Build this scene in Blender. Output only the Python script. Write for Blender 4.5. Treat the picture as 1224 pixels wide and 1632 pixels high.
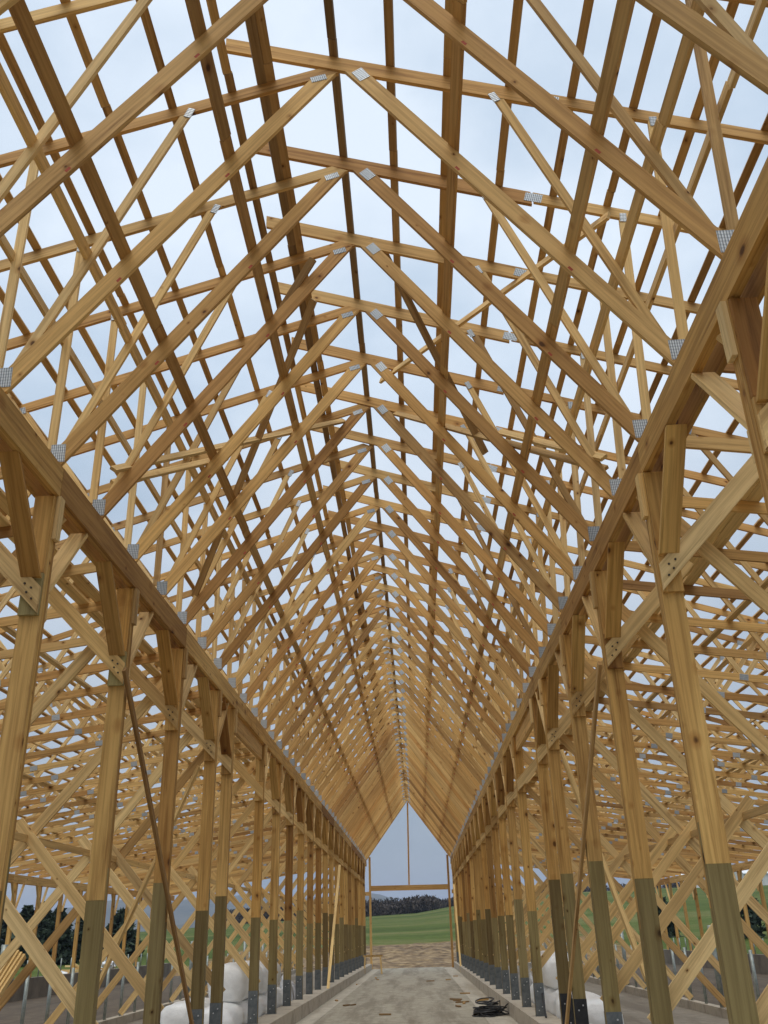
import bpy, bmesh, math, random
from mathutils import Matrix, Vector
random.seed(7)
for o in list(bpy.data.objects): bpy.data.objects.remove(o)
SC = bpy.context.scene
COL = SC.collection

# ------------------------------------------------------------------ camera
YAW, PIT, ROL = -0.0228, 0.4367, -0.0289
cy_, sy_, cp_, sp_ = math.cos(YAW), math.sin(YAW), math.cos(PIT), math.sin(PIT)
FW = Vector((sy_*cp_, cy_*cp_, sp_)); R0 = Vector((cy_, -sy_, 0)); U0 = R0.cross(FW)
RI = math.cos(ROL)*R0 + math.sin(ROL)*U0
UP = -math.sin(ROL)*R0 + math.cos(ROL)*U0
cam = bpy.data.cameras.new('camera'); camo = bpy.data.objects.new('camera', cam); COL.objects.link(camo)
m = Matrix((RI, UP, -FW)).transposed().to_4x4(); m.translation = Vector((0.426, 0, 1.857)); camo.matrix_world = m
cam.sensor_fit = 'HORIZONTAL'; cam.sensor_width = 36; cam.lens = 41.96
cam.clip_start = 0.05; cam.clip_end = 20000
SC.camera = camo

# ------------------------------------------------------------------ world, sun, exposure
SUN_EL, SUN_AZ = math.radians(68), math.radians(200)      # sun veiled by cloud, behind the camera
w = bpy.data.worlds.new('World'); SC.world = w; w.use_nodes = True
nt = w.node_tree; nt.nodes.clear()
def N(t, typ, **kw):
    n = t.nodes.new(typ)
    for k, v in kw.items(): setattr(n, k, v)
    return n
out = N(nt, 'ShaderNodeOutputWorld'); mixs = N(nt, 'ShaderNodeMixShader'); mixs.inputs[0].default_value = 0.88
sky = N(nt, 'ShaderNodeTexSky', sky_type='NISHITA'); sky.sun_disc = False
sky.sun_elevation = SUN_EL; sky.sun_rotation = SUN_AZ; sky.air_density = 1.0; sky.dust_density = 1.0
b1 = N(nt, 'ShaderNodeBackground'); b1.inputs[1].default_value = 0.08
b2 = N(nt, 'ShaderNodeBackground'); b2.inputs[1].default_value = 1.0
tc = N(nt, 'ShaderNodeTexCoord')
mp = N(nt, 'ShaderNodeMapping'); mp.inputs['Scale'].default_value = (1.6, 1.6, 2.6)
nz = N(nt, 'ShaderNodeTexNoise'); nz.inputs['Scale'].default_value = 1.5; nz.inputs['Detail'].default_value = 7; nz.inputs['Roughness'].default_value = .52
cr = N(nt, 'ShaderNodeValToRGB')
cr.color_ramp.elements[0].position = .36; cr.color_ramp.elements[0].color = (.37, .46, .565, 1)
cr.color_ramp.elements[1].position = .60; cr.color_ramp.elements[1].color = (.585, .655, .735, 1)
sep = N(nt, 'ShaderNodeSeparateXYZ')
mr = N(nt, 'ShaderNodeMapRange'); mr.inputs[1].default_value = 0.0; mr.inputs[2].default_value = 0.55; mr.inputs[3].default_value = 0.38; mr.inputs[4].default_value = 1.0
mul = N(nt, 'ShaderNodeMix', data_type='RGBA', blend_type='MULTIPLY'); mul.inputs[0].default_value = 1
L = nt.links.new
L(tc.outputs['Generated'], mp.inputs[0]); L(mp.outputs[0], nz.inputs[0]); L(nz.outputs[0], cr.inputs[0])
L(tc.outputs['Generated'], sep.inputs[0]); L(sep.outputs[2], mr.inputs[0])
L(cr.outputs[0], mul.inputs[6]); L(mr.outputs[0], mul.inputs[7]); L(mul.outputs[2], b2.inputs[0])
L(sky.outputs[0], b1.inputs[0]); L(b1.outputs[0], mixs.inputs[1]); L(b2.outputs[0], mixs.inputs[2]); L(mixs.outputs[0], out.inputs[0])

sl = bpy.data.lights.new('sun', 'SUN'); sl.energy = 1.5; sl.angle = math.radians(55); sl.color = (1, .95, .87)
so = bpy.data.objects.new('sun', sl); COL.objects.link(so)
sd = Vector((math.sin(SUN_AZ)*math.cos(SUN_EL), math.cos(SUN_AZ)*math.cos(SUN_EL), math.sin(SUN_EL)))
so.rotation_euler = sd.to_track_quat('Z', 'Y').to_euler()
SC.view_settings.view_transform = 'Standard'; SC.view_settings.look = 'None'; SC.view_settings.gamma = 1
SC.view_settings.exposure = 0.64
SC.render.engine = 'CYCLES'
SC.cycles.max_bounces = 6; SC.cycles.diffuse_bounces = 4; SC.cycles.glossy_bounces = 2
SC.cycles.transparent_max_bounces = 6; SC.cycles.volume_bounces = 0

# ------------------------------------------------------------------ materials
def base_mat(name):
    m = bpy.data.materials.new(name); m.use_nodes = True
    t = m.node_tree; p = t.nodes['Principled BSDF']
    return m, t, p
def ramp(t, stops, interp='LINEAR'):
    r = t.nodes.new('ShaderNodeValToRGB'); r.color_ramp.interpolation = interp
    els = r.color_ramp.elements
    while len(els) < len(stops): els.new(.5)
    for e, (p, c) in zip(els, stops): e.position = p; e.color = (*c, 1) if len(c) == 3 else c
    return r
def mixc(t, a, b, fac, mode='MIX'):
    n = t.nodes.new('ShaderNodeMix'); n.data_type = 'RGBA'; n.blend_type = mode
    for s, v in ((n.inputs[6], a), (n.inputs[7], b)):
        if hasattr(v, 'is_output'): t.links.new(v, s)
        else: s.default_value = (*v, 1)
    if hasattr(fac, 'is_output'): t.links.new(fac, n.inputs[0])
    else: n.inputs[0].default_value = fac
    return n.outputs[2]
def wood(name, stops, knots=(.10, .045, .018), knot_r=.10, grain=.5, rough=.72, stain=.25):
    m, t, p = base_mat(name)
    l = t.links.new
    tc = t.nodes.new('ShaderNodeTexCoord'); oi = t.nodes.new('ShaderNodeObjectInfo')
    mu = t.nodes.new('ShaderNodeMath'); mu.operation = 'MULTIPLY'; mu.inputs[1].default_value = 91.7; l(oi.outputs['Random'], mu.inputs[0])
    ad = t.nodes.new('ShaderNodeVectorMath'); ad.operation = 'ADD'; l(tc.outputs['Object'], ad.inputs[0]); l(mu.outputs[0], ad.inputs[1])
    def noise(sc, scale, detail=2, ro=.5):
        mp = t.nodes.new('ShaderNodeMapping'); mp.inputs['Scale'].default_value = sc; l(ad.outputs[0], mp.inputs[0])
        n = t.nodes.new('ShaderNodeTexNoise'); n.inputs['Scale'].default_value = scale; n.inputs['Detail'].default_value = detail; n.inputs['Roughness'].default_value = ro
        l(mp.outputs[0], n.inputs[0]); return n
    hue = ramp(t, stops); l(oi.outputs['Random'], hue.inputs[0])
    g = noise((.9, 34, 34), 1.0, 3, .6)
    gr = ramp(t, [(.36, (.52, .46, .40)), (.60, (1, 1, 1))]); l(g.outputs[0], gr.inputs[0])
    c = mixc(t, hue.outputs[0], gr.outputs[0], grain, 'MULTIPLY')
    b = noise((.55, 4, 4), 1.3, 3)
    br = ramp(t, [(.34, (.62, .52, .42)), (.58, (1, 1, 1))]); l(b.outputs[0], br.inputs[0])
    c = mixc(t, c, br.outputs[0], stain, 'MULTIPLY')
    # knots: sparse, of uneven size, slightly drawn out along the grain, with a darker halo
    wn = noise((1, 1, 1), 9, 2)
    wv_ = t.nodes.new('ShaderNodeVectorMath'); wv_.operation = 'MULTIPLY_ADD'; l(wn.outputs['Color'], wv_.inputs[0]); wv_.inputs[1].default_value = (.035, .035, .035); l(ad.outputs[0], wv_.inputs[2])
    km = t.nodes.new('ShaderNodeMapping'); km.inputs['Scale'].default_value = (.72, 1, 1); l(wv_.outputs[0], km.inputs[0])
    v = t.nodes.new('ShaderNodeTexVoronoi'); v.inputs['Scale'].default_value = 4.9; l(km.outputs[0], v.inputs['Vector'])
    sc_ = t.nodes.new('ShaderNodeSeparateColor'); l(v.outputs['Color'], sc_.inputs[0])
    mr_ = t.nodes.new('ShaderNodeMapRange'); mr_.inputs[1].default_value = .25; mr_.inputs[2].default_value = 1; mr_.inputs[3].default_value = 2.3; mr_.inputs[4].default_value = .62; l(sc_.outputs[0], mr_.inputs[0])
    dv = t.nodes.new('ShaderNodeMath'); dv.operation = 'MULTIPLY'; l(v.outputs['Distance'], dv.inputs[0]); l(mr_.outputs[0], dv.inputs[1])
    kr = ramp(t, [(knot_r*.55, (.9, .9, .9)), (knot_r*1.05, (0, 0, 0))]); l(dv.outputs[0], kr.inputs[0])
    c = mixc(t, c, knots, kr.outputs[0])
    kh = ramp(t, [(knot_r, (.66, .52, .40)), (knot_r*2.4, (1, 1, 1))]); l(dv.outputs[0], kh.inputs[0])
    c = mixc(t, c, kh.outputs[0], .75, 'MULTIPLY')
    wnz = t.nodes.new('ShaderNodeTexWhiteNoise'); wnz.noise_dimensions = '1D'; l(mu.outputs[0], wnz.inputs['W'])
    vr = ramp(t, [(0, (.62, .56, .50)), (.16, (.84, .82, .80)), (.5, (1, 1, 1)), (1, (1.12, 1.12, 1.08))]); l(wnz.outputs['Value'], vr.inputs[0])
    c = mixc(t, c, vr.outputs[0], 1.0, 'MULTIPLY')
    sn = noise((.35, 9, 9), 1.6, 5, .7)
    sr = ramp(t, [(.30, (.50, .40, .32)), (.46, (1, 1, 1))]); l(sn.outputs[0], sr.inputs[0])
    c = mixc(t, c, sr.outputs[0], .8, 'MULTIPLY')
    c = mixc(t, c, (1.09, 1.03, .86), 1.0, 'MULTIPLY')
    l(c, p.inputs['Base Color']); p.inputs['Roughness'].default_value = rough
    p.inputs['Specular IOR Level'].default_value = .25
    bp = t.nodes.new('ShaderNodeBump'); bp.inputs['Strength'].default_value = .12; bp.inputs['Distance'].default_value = .004
    l(g.outputs[0], bp.inputs['Height']); l(bp.outputs[0], p.inputs['Normal'])
    return m
PINE = [(0, (.74, .53, .26)), (.25, (.66, .43, .185)), (.5, (.78, .59, .32)), (.7, (.60, .365, .145)), (.85, (.70, .51, .27)), (1, (.42, .25, .10))]
M_pine = wood('pine', PINE)
M_web = wood('pine_web', [(0, (.80, .61, .34)), (.25, (.70, .49, .235)), (.5, (.82, .65, .39)), (.75, (.74, .53, .27)), (.9, (.78, .60, .34)), (1, (.55, .36, .165))], knot_r=.075)
M_chord = wood('pine_chord', [(0, (.72, .49, .22)), (.2, (.60, .365, .15)), (.4, (.75, .54, .27)), (.6, (.66, .43, .19)), (.78, (.54, .31, .125)), (.9, (.70, .50, .25)), (1, (.38, .22, .095))])
M_purlin = wood('pine_purlin', [(0, (.60, .41, .20)), (.3, (.48, .32, .165)), (.6, (.66, .47, .25)), (.85, (.54, .36, .18)), (1, (.30, .20, .11))], grain=.5)
M_post = wood('glulam_post', [(0, (.60, .385, .145)), (.3, (.68, .46, .20)), (.55, (.54, .32, .11)), (.78, (.65, .43, .18)), (.92, (.36, .185, .06)), (1, (.58, .365, .14))], grain=.6, knot_r=.14, stain=.5)
M_treat = wood('treated_pine', [(0, (.28, .235, .12)), (.35, (.22, .175, .082)), (.65, (.31, .26, .14)), (.85, (.25, .205, .105)), (1, (.17, .12, .055))], knots=(.05, .03, .012), grain=.5, stain=.4)
M_dark = wood('dark_pine', [(0, (.27, .185, .11)), (.5, (.33, .23, .135)), (1, (.23, .155, .09))], grain=.5)  # dark pine tone for the ridge purlin, one paired purlin and some offcuts
M_pale_treat = wood('pale_treated', [(0, (.42, .38, .21)), (1, (.36, .32, .17))])
M_fresh = wood('fresh_sawn', [(0, (.76, .57, .30)), (1, (.72, .53, .27))], knot_r=.07)

def plain(name, c1, c2, scale, rough=.85, metal=0, detail=5, bump=0, c3=None, stretch=(1, 1, 1), lo=.38, hi=.62):
    m, t, p = base_mat(name); l = t.links.new
    tc = t.nodes.new('ShaderNodeTexCoord'); mp = t.nodes.new('ShaderNodeMapping'); mp.inputs['Scale'].default_value = stretch
    n = t.nodes.new('ShaderNodeTexNoise'); n.inputs['Scale'].default_value = scale; n.inputs['Detail'].default_value = detail; n.inputs['Roughness'].default_value = .6
    l(tc.outputs['Object'], mp.inputs[0]); l(mp.outputs[0], n.inputs[0])
    st = [(lo, c1), (hi, c2)] if c3 is None else [(lo, c1), ((lo+hi)/2, c2), (hi, c3)]
    r = ramp(t, st); l(n.outputs[0], r.inputs[0]); l(r.outputs[0], p.inputs['Base Color'])
    p.inputs['Roughness'].default_value = rough; p.inputs['Metallic'].default_value = metal
    if bump:
        b = t.nodes.new('ShaderNodeBump'); b.inputs['Strength'].default_value = bump; b.inputs['Distance'].default_value = .02
        l(n.outputs[0], b.inputs['Height']); l(b.outputs[0], p.inputs['Normal'])
    return m
def plate_mat():
    m, t, p = base_mat('galvanised_plate'); l = t.links.new
    tc = t.nodes.new('ShaderNodeTexCoord')
    wv = t.nodes.new('ShaderNodeTexWave'); wv.wave_type = 'BANDS'; wv.bands_direction = 'X'; wv.inputs['Scale'].default_value = 16.0
    wv.inputs['Distortion'].default_value = .0
    l(tc.outputs['Object'], wv.inputs[0])
    n = t.nodes.new('ShaderNodeTexNoise'); n.inputs['Scale'].default_value = 60; l(tc.outputs['Object'], n.inputs[0])
    w2 = t.nodes.new('ShaderNodeTexWave'); w2.wave_type = 'BANDS'; w2.bands_direction = 'Z'; w2.inputs['Scale'].default_value = 11.0; l(tc.outputs['Object'], w2.inputs[0])
    r3 = ramp(t, [(.10, (.62, .64, .66)), (.35, (1, 1, 1))]); l(w2.outputs[0], r3.inputs[0])
    oi = t.nodes.new('ShaderNodeObjectInfo'); r4 = ramp(t, [(0, (.62, .64, .66)), (.5, (.95, .97, 1)), (1, (1.0, 1.0, 1.0))]); l(oi.outputs['Random'], r4.inputs[0])
    r = ramp(t, [(.15, (.26, .28, .29)), (.5, (.70, .73, .74))]); l(wv.outputs[0], r.inputs[0])
    r2 = ramp(t, [(.35, (.72, .74, .76)), (.6, (1, 1, 1))]); l(n.outputs[0], r2.inputs[0])
    c = mixc(t, r.outputs[0], r2.outputs[0], .5, 'MULTIPLY'); c = mixc(t, c, r3.outputs[0], .8, 'MULTIPLY'); c = mixc(t, c, r4.outputs[0], .9, 'MULTIPLY')
    l(c, p.inputs['Base Color']); p.inputs['Metallic'].default_value = .35; p.inputs['Roughness'].default_value = .5
    b = t.nodes.new('ShaderNodeBump'); b.inputs['Strength'].default_value = .6; b.inputs['Distance'].default_value = .003
    l(wv.outputs[0], b.inputs['Height']); l(b.outputs[0], p.inputs['Normal'])
    return m
M_plate = plate_mat()
M_bracket = plain('steel_bracket', (.10, .115, .12), (.17, .185, .19), 9, .55, .4)
M_blackbr = plain('black_bracket', (.018, .018, .02), (.035, .035, .036), 9, .45, .3)
M_bolt = plain('dark_bolt', (.05, .04, .03), (.09, .07, .05), 30, .6, .5)
M_boltl = plain('bright_bolt', (.5, .5, .5), (.65, .65, .65), 30, .4, .7)
M_pipe = plain('galvanised_pipe', (.26, .30, .28), (.38, .42, .40), 12, .45, .5)
M_curb = plain('curb_concrete', (.33, .28, .215), (.46, .40, .31), 2.2, .9, bump=.15, c3=(.40, .35, .27))
M_wall = plain('wall_concrete', (.14, .12, .095), (.22, .19, .15), 1.4, .9, bump=.15)
M_white = plain('white_wrap', (.82, .82, .80), (.92, .92, .90), 4.5, .28, bump=1.0, stretch=(1, .35, 1.6), detail=8)
M_film = plain('grey_film', (.34, .34, .35), (.62, .62, .62), 5, .3, bump=.6)
M_cable = plain('black_cable', (.015, .015, .016), (.03, .03, .03), 8, .5)
M_red = plain('red_plastic', (.50, .015, .03), (.58, .025, .04), 6, .35)
M_yellow = plain('yellow_plastic', (.60, .36, .03), (.66, .42, .05), 6, .35)
M_mark = plain('red_mark', (.42, .07, .04), (.55, .12, .07), 20, .8)
M_bark = plain('bark', (.045, .035, .028), (.09, .07, .055), 6, .95)

def floor_mat(name, c1, c2, dirt, streak=True):
    m, t, p = base_mat(name); l = t.links.new
    tc = t.nodes.new('ShaderNodeTexCoord')
    def noise(sc, s, d, ro=.6):
        mp = t.nodes.new('ShaderNodeMapping'); mp.inputs['Scale'].default_value = sc; l(tc.outputs['Object'], mp.inputs[0])
        n = t.nodes.new('ShaderNodeTexNoise'); n.inputs['Scale'].default_value = s; n.inputs['Detail'].default_value = d; n.inputs['Roughness'].default_value = ro
        l(mp.outputs[0], n.inputs[0]); return n.outputs[0]
    r = ramp(t, [(.35, c1), (.65, c2)]); l(noise((1, 1, 1), 3.0, 8, .68), r.inputs[0])
    d = ramp(t, [(.46, (0, 0, 0)), (.60, (1, 1, 1))]); l(noise((1.6, .14, 1), .9, 8, .7), d.inputs[0])
    dm = t.nodes.new('ShaderNodeMath'); dm.operation = 'MULTIPLY'; dm.inputs[1].default_value = .62; l(d.outputs[0], dm.inputs[0])
    c = mixc(t, r.outputs[0], dirt, dm.outputs[0])
    s = ramp(t, [(.60, (0, 0, 0)), (.72, (1, 1, 1))]); l(noise((1, .7, 1), 11, 6, .7), s.inputs[0])
    c = mixc(t, c, tuple(x*.72 for x in dirt), s.outputs[0])
    l(c, p.inputs['Base Color']); p.inputs['Roughness'].default_value = .88
    b = t.nodes.new('ShaderNodeBump'); b.inputs['Strength'].default_value = .2; b.inputs['Distance'].default_value = .01
    l(noise((1, 1, 1), 14, 6), b.inputs['Height']); l(b.outputs[0], p.inputs['Normal'])
    return m
M_alley = floor_mat('alley_concrete', (.28, .25, .185), (.43, .385, .295), (.15, .122, .08))
M_strip = floor_mat('strip_concrete', (.42, .38, .30), (.56, .51, .41), (.30, .25, .18))
M_aisle = floor_mat('aisle_concrete', (.20, .17, .13), (.28, .245, .19), (.12, .092, .062))
M_dirt = floor_mat('stall_dirt', (.085, .064, .042), (.15, .115, .075), (.06, .043, .028))
def ground_mat():
    m, t, p = base_mat('field'); l = t.links.new
    tc = t.nodes.new('ShaderNodeTexCoord'); sp = t.nodes.new('ShaderNodeSeparateXYZ'); l(tc.outputs['Object'], sp.inputs[0])
    def noise(sc, s, d, ro=.6):
        mp = t.nodes.new('ShaderNodeMapping'); mp.inputs['Scale'].default_value = sc; l(tc.outputs['Object'], mp.inputs[0])
        n = t.nodes.new('ShaderNodeTexNoise'); n.inputs['Scale'].default_value = s; n.inputs['Detail'].default_value = d; n.inputs['Roughness'].default_value = ro
        l(mp.outputs[0], n.inputs[0]); return n.outputs[0]
    g = ramp(t, [(.36, (.052, .075, .016)), (.5, (.075, .105, .022)), (.64, (.15, .145, .055))]); l(noise((.25, 1, 1), .06, 9, .68), g.inputs[0])
    g2 = ramp(t, [(.4, (.75, .72, .6)), (.6, (1, 1, 1))]); l(noise((1, 1, 1), .9, 4), g2.inputs[0])
    c = mixc(t, g.outputs[0], g2.outputs[0], .7, 'MULTIPLY')
    # dry stubble belt, bare graded earth round the barn
    md = ramp(t, [(.36, (.12, .07, .032)), (.52, (.21, .135, .06)), (.66, (.31, .215, .105))]); l(noise((1, 1, 1), .9, 8, .7), md.inputs[0])
    nb = noise((1, 1, 1), .12, 4)
    ma = t.nodes.new('ShaderNodeMath'); ma.operation = 'MULTIPLY_ADD'; l(nb, ma.inputs[0]); ma.inputs[1].default_value = 26.0; l(sp.outputs[1], ma.inputs[2])
    mr1 = t.nodes.new('ShaderNodeMapRange'); mr1.inputs[1].default_value = 113; mr1.inputs[2].default_value = 119; l(ma.outputs[0], mr1.inputs[0])
    c = mixc(t, md.outputs[0], c, mr1.outputs[0])
    # meadow beside the barn: distance out from the eave walls wins over the earth
    ab = t.nodes.new('ShaderNodeMath'); ab.operation = 'ABSOLUTE'; l(sp.outputs[0], ab.inputs[0])
    ma2 = t.nodes.new('ShaderNodeMath'); ma2.operation = 'MULTIPLY_ADD'; l(nb, ma2.inputs[0]); ma2.inputs[1].default_value = 5.0; l(ab.outputs[0], ma2.inputs[2])
    mr2 = t.nodes.new('ShaderNodeMapRange'); mr2.inputs[1].default_value = 19.5; mr2.inputs[2].default_value = 21; l(ma2.outputs[0], mr2.inputs[0])
    c = mixc(t, c, mixc(t, g.outputs[0], g2.outputs[0], .7, 'MULTIPLY'), mr2.outputs[0])
    l(c, p.inputs['Base Color']); p.inputs['Roughness'].default_value = .95; p.inputs['Specular IOR Level'].default_value = .1
    b = t.nodes.new('ShaderNodeBump'); b.inputs['Strength'].default_value = .6; b.inputs['Distance'].default_value = .12
    l(noise((1, 1, 1), 1.6, 7, .7), b.inputs['Height']); l(b.outputs[0], p.inputs['Normal'])
    return m
M_field = ground_mat()
M_mud = plain('churned_mud', (.075, .045, .02), (.155, .10, .047), 1.1, .95, detail=9, c3=(.26, .185, .095), bump=.4)
M_hill = plain('wooded_hill', (.045, .055, .045), (.085, .085, .06), .012, .95)
M_leaf_dark = plain('evergreen_leaf', (.010, .022, .012), (.028, .045, .022), .9, .9)
M_leaf_bare = plain('bare_twigs', (.032, .026, .022), (.070, .054, .042), .12, .95)

# ------------------------------------------------------------------ helpers
def tag(o, label=None, cat=None, group=None, kind=None):
    if label: o['label'] = label
    if cat: o['category'] = cat
    if group: o['group'] = group
    if kind: o['kind'] = kind
    return o
def empty(name, loc=(0, 0, 0), **kw):
    o = bpy.data.objects.new(name, None); COL.objects.link(o); o.location = loc; o.empty_display_size = .1
    return tag(o, **kw)
def mk(name, verts, faces, mat):
    me = bpy.data.meshes.new(name); me.from_pydata(verts, [], faces); me.materials.append(mat); me.update(); return me
def inst(name, me, parent=None, mat4=None, loc=None):
    o = bpy.data.objects.new(name, me); COL.objects.link(o)
    if parent: o.parent = parent
    if mat4 is not None: o.matrix_local = mat4
    elif loc is not None: o.location = loc
    return o
BOXES = {}
def box_mesh(name, lx, ly, lz, mat):
    k = (name, round(lx, 3), round(ly, 3), round(lz, 3), mat.name)
    if k not in BOXES:
        x, y, z = lx/2, ly/2, lz/2
        v = [(a, b, c) for a in (-x, x) for b in (-y, y) for c in (-z, z)]
        BOXES[k] = mk(name, v, [(0, 1, 3, 2), (4, 6, 7, 5), (0, 4, 5, 1), (2, 3, 7, 6), (0, 2, 6, 4), (1, 5, 7, 3)], mat)
    return BOXES[k]
def seg_mat(p0, p1, up):
    p0, p1, up = Vector(p0), Vector(p1), Vector(up)
    x = (p1-p0).normalized(); y = up.cross(x).normalized(); z = x.cross(y)
    M = Matrix((x, y, z)).transposed().to_4x4(); M.translation = (p0+p1)/2
    return M, (p1-p0).length
def board(name, p0, p1, wide, thick, up, mat, parent=None):
    """board along p0-p1; `wide` measured along `up` (made perpendicular), `thick` across."""
    M, ln = seg_mat(p0, p1, up)
    return inst(name, box_mesh(name, ln, thick, wide, mat), parent, M)
def vblock(name, lx, ly, lz, mat, parent, loc):
    M = Matrix.Rotation(-math.pi/2, 4, 'Y'); M.translation = Vector(loc)
    return inst(name, box_mesh(name, lz, ly, lx, mat), parent, M)
def prism(name, poly, ang, thick, mat):
    """polygon in the truss plane (x,z), extruded in y; mesh is local to its own grain axis. returns (mesh, matrix)"""
    cx = sum(p[0] for p in poly)/len(poly); cz = sum(p[1] for p in poly)/len(poly)
    c, s = math.cos(ang), math.sin(ang)
    loc = [((x-cx)*c+(z-cz)*s, -(x-cx)*s+(z-cz)*c) for x, z in poly]
    n = len(poly)
    v = [(a, -thick/2, b) for a, b in loc]+[(a, thick/2, b) for a, b in loc]
    f = [tuple(range(n)), tuple(range(2*n-1, n-1, -1))]+[(i, i+n, (i+1) % n+n, (i+1) % n) for i in range(n)]
    me = mk(name, v, f, mat)
    bm = bmesh.new(); bm.from_mesh(me); bmesh.ops.recalc_face_normals(bm, faces=bm.faces); bm.to_mesh(me); bm.free()
    M = Matrix.Rotation(-ang, 4, 'Y'); M.translation = Vector((cx, 0, cz))
    return me, M
def nth(n): return '%d%s' % (n, 'th' if 10 <= n % 100 <= 20 else {1: 'st', 2: 'nd', 3: 'rd'}.get(n % 10, 'th'))
def fz(y): return -.007*(y-20)          # the slab falls gently to the far door

S = 1.2192; T0 = 4.757
def TY(n): return T0+S*n
ZH, ZR = 5.83, 9.357
WS = {1: 2.60, -1: 2.70}                # the alley is not quite centred under the ridge
CSS = {k: (ZR-ZH)/w_ for k, w_ in WS.items()}; CAS = {k: math.atan(c) for k, c in CSS.items()}
PX = {1: 2.675, -1: -2.80}; HX = {1: 2.592, -1: -2.695}
CD = .152; RS = .32; RA = math.atan(RS)
XE = 14.9                                # eave wall
def aisle_bot(x): return 5.74-.135*(x-3.05)
def TBR(x): return 9.32-RS*x             # underside of the overshot side's deep top chord
def TTR(x): return 9.490-RS*x
def TBL(x): return 9.31-RS*x             # x = distance from ridge
def TTL(x): return 9.440-RS*x

# ------------------------------------------------------------------ ground, hills
def terrain():
    xs = [-9000, -5000, -3000, -2000, -1400, -1000, -760]+list(range(-600, 601, 20))+[760, 1000, 1400, 2000, 3000, 5000, 9000]
    ys = [-9000, -4000, -1500, -600, -300, -150, -80, -40]+list(range(-20, 120, 8))+list(range(120, 640, 16))+[700, 800, 950, 1200, 1700, 2600, 5000, 11000]
    def h(x, y):
        d = math.hypot(x, y)
        z = -.62
        ss = lambda a, b, v: (lambda t: t*t*(3-2*t))(min(1, max(0, (v-a)/(b-a))))
        rise = (ss(62, 330, y)*8.0+ss(61, 110, y)*.75)*(1-.72*ss(18, 120, -x))*(.80+.62*ss(-14, 40, x))*(1-.9*ss(150, 420, abs(x)))
        rise += .9*math.sin(x*.021+1.3)*math.sin(y*.017)*ss(90, 200, d)
        rise -= 16*ss(420, 760, d)
        if d > 900: rise -= 10*ss(900, 2500, d)
        return z+rise+ (-.25*ss(62, 70, y) if abs(x) < 20 else 0)*0
    v = [(x, y, h(x, y)) for y in ys for x in xs]; nx = len(xs)
    f = [(j*nx+i, j*nx+i+1, (j+1)*nx+i+1, (j+1)*nx+i) for j in range(len(ys)-1) for i in range(nx-1)]
    me = mk('ground', v, f, M_field)
    for p in me.polygons: p.use_smooth = True
    tag(inst('ground', me), kind='structure')
    return h
GH = terrain()
def churned():
    rnd = random.Random(4); nx, ny = 70, 120
    x0, x1, y0, y1 = -13.5, 13.5, 61.9, 104
    import mathutils
    v = []
    for j in range(ny+1):
        for i in range(nx+1):
            x = x0+(x1-x0)*i/nx; y = y0+(y1-y0)*(j/ny)**1.15
            ed = min(1, min(i, nx-i)/8, min(j+3, ny-j)/14)
            nn = mathutils.noise.fractal(Vector((x*.55, y*.40, 1.7)), 1.0, 2.1, 5)
            v.append((x, y, GH(x, y)+.02+ed*(.13+.20*nn+rnd.uniform(-.03, .03))-(1-ed)*.12))
    f = [(j*(nx+1)+i, j*(nx+1)+i+1, (j+1)*(nx+1)+i+1, (j+1)*(nx+1)+i) for j in range(ny) for i in range(nx)]
    tag(inst('bare_earth', mk('bare_earth', v, f, M_mud)), kind='structure')
churned()
def hill(name, az0, az1, dist, zmax, seed):
    rnd = random.Random(seed); n = 90; rows = 6
    ph = [rnd.uniform(0, 6.28) for _ in range(8)]
    v = []
    for j in range(rows+1):
        t = j/rows
        for i in range(n+1):
            a = math.radians(az0+(az1-az0)*i/n); d = dist*(1+.35*t)
            u = i/n
            prof = .62+.20*math.sin(u*7+ph[0])+.10*math.sin(u*17+ph[1])+.05*math.sin(u*41+ph[2])+.025*math.sin(u*97+ph[3])
            fall = min(1, min(u, 1-u)*7)
            z = -20+(zmax*prof*fall+10)*math.sin(t*math.pi*.5)**.8+rnd.uniform(-1, 1)*zmax*.012*t
            v.append((d*math.sin(a), d*math.cos(a), z))
    # back slope closes the ridge
    for i in range(n+1):
        a = math.radians(az0+(az1-az0)*i/n); d = dist*1.8; v.append((d*math.sin(a), d*math.cos(a), -30))
    f = [(j*(n+1)+i, j*(n+1)+i+1, (j+1)*(n+1)+i+1, (j+1)*(n+1)+i) for j in range(rows+1) for i in range(n)]
    me = mk(name, v, f, M_hill)
    for p in me.polygons: p.use_smooth = True
    tag(inst(name, me), kind='structure')
hill('hills', -52, 4, 2600, 190, 3)
hill('hills', 6, 60, 2400, 120, 5)
hill('hills', -20, 26, 1500, 42, 8)

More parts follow.
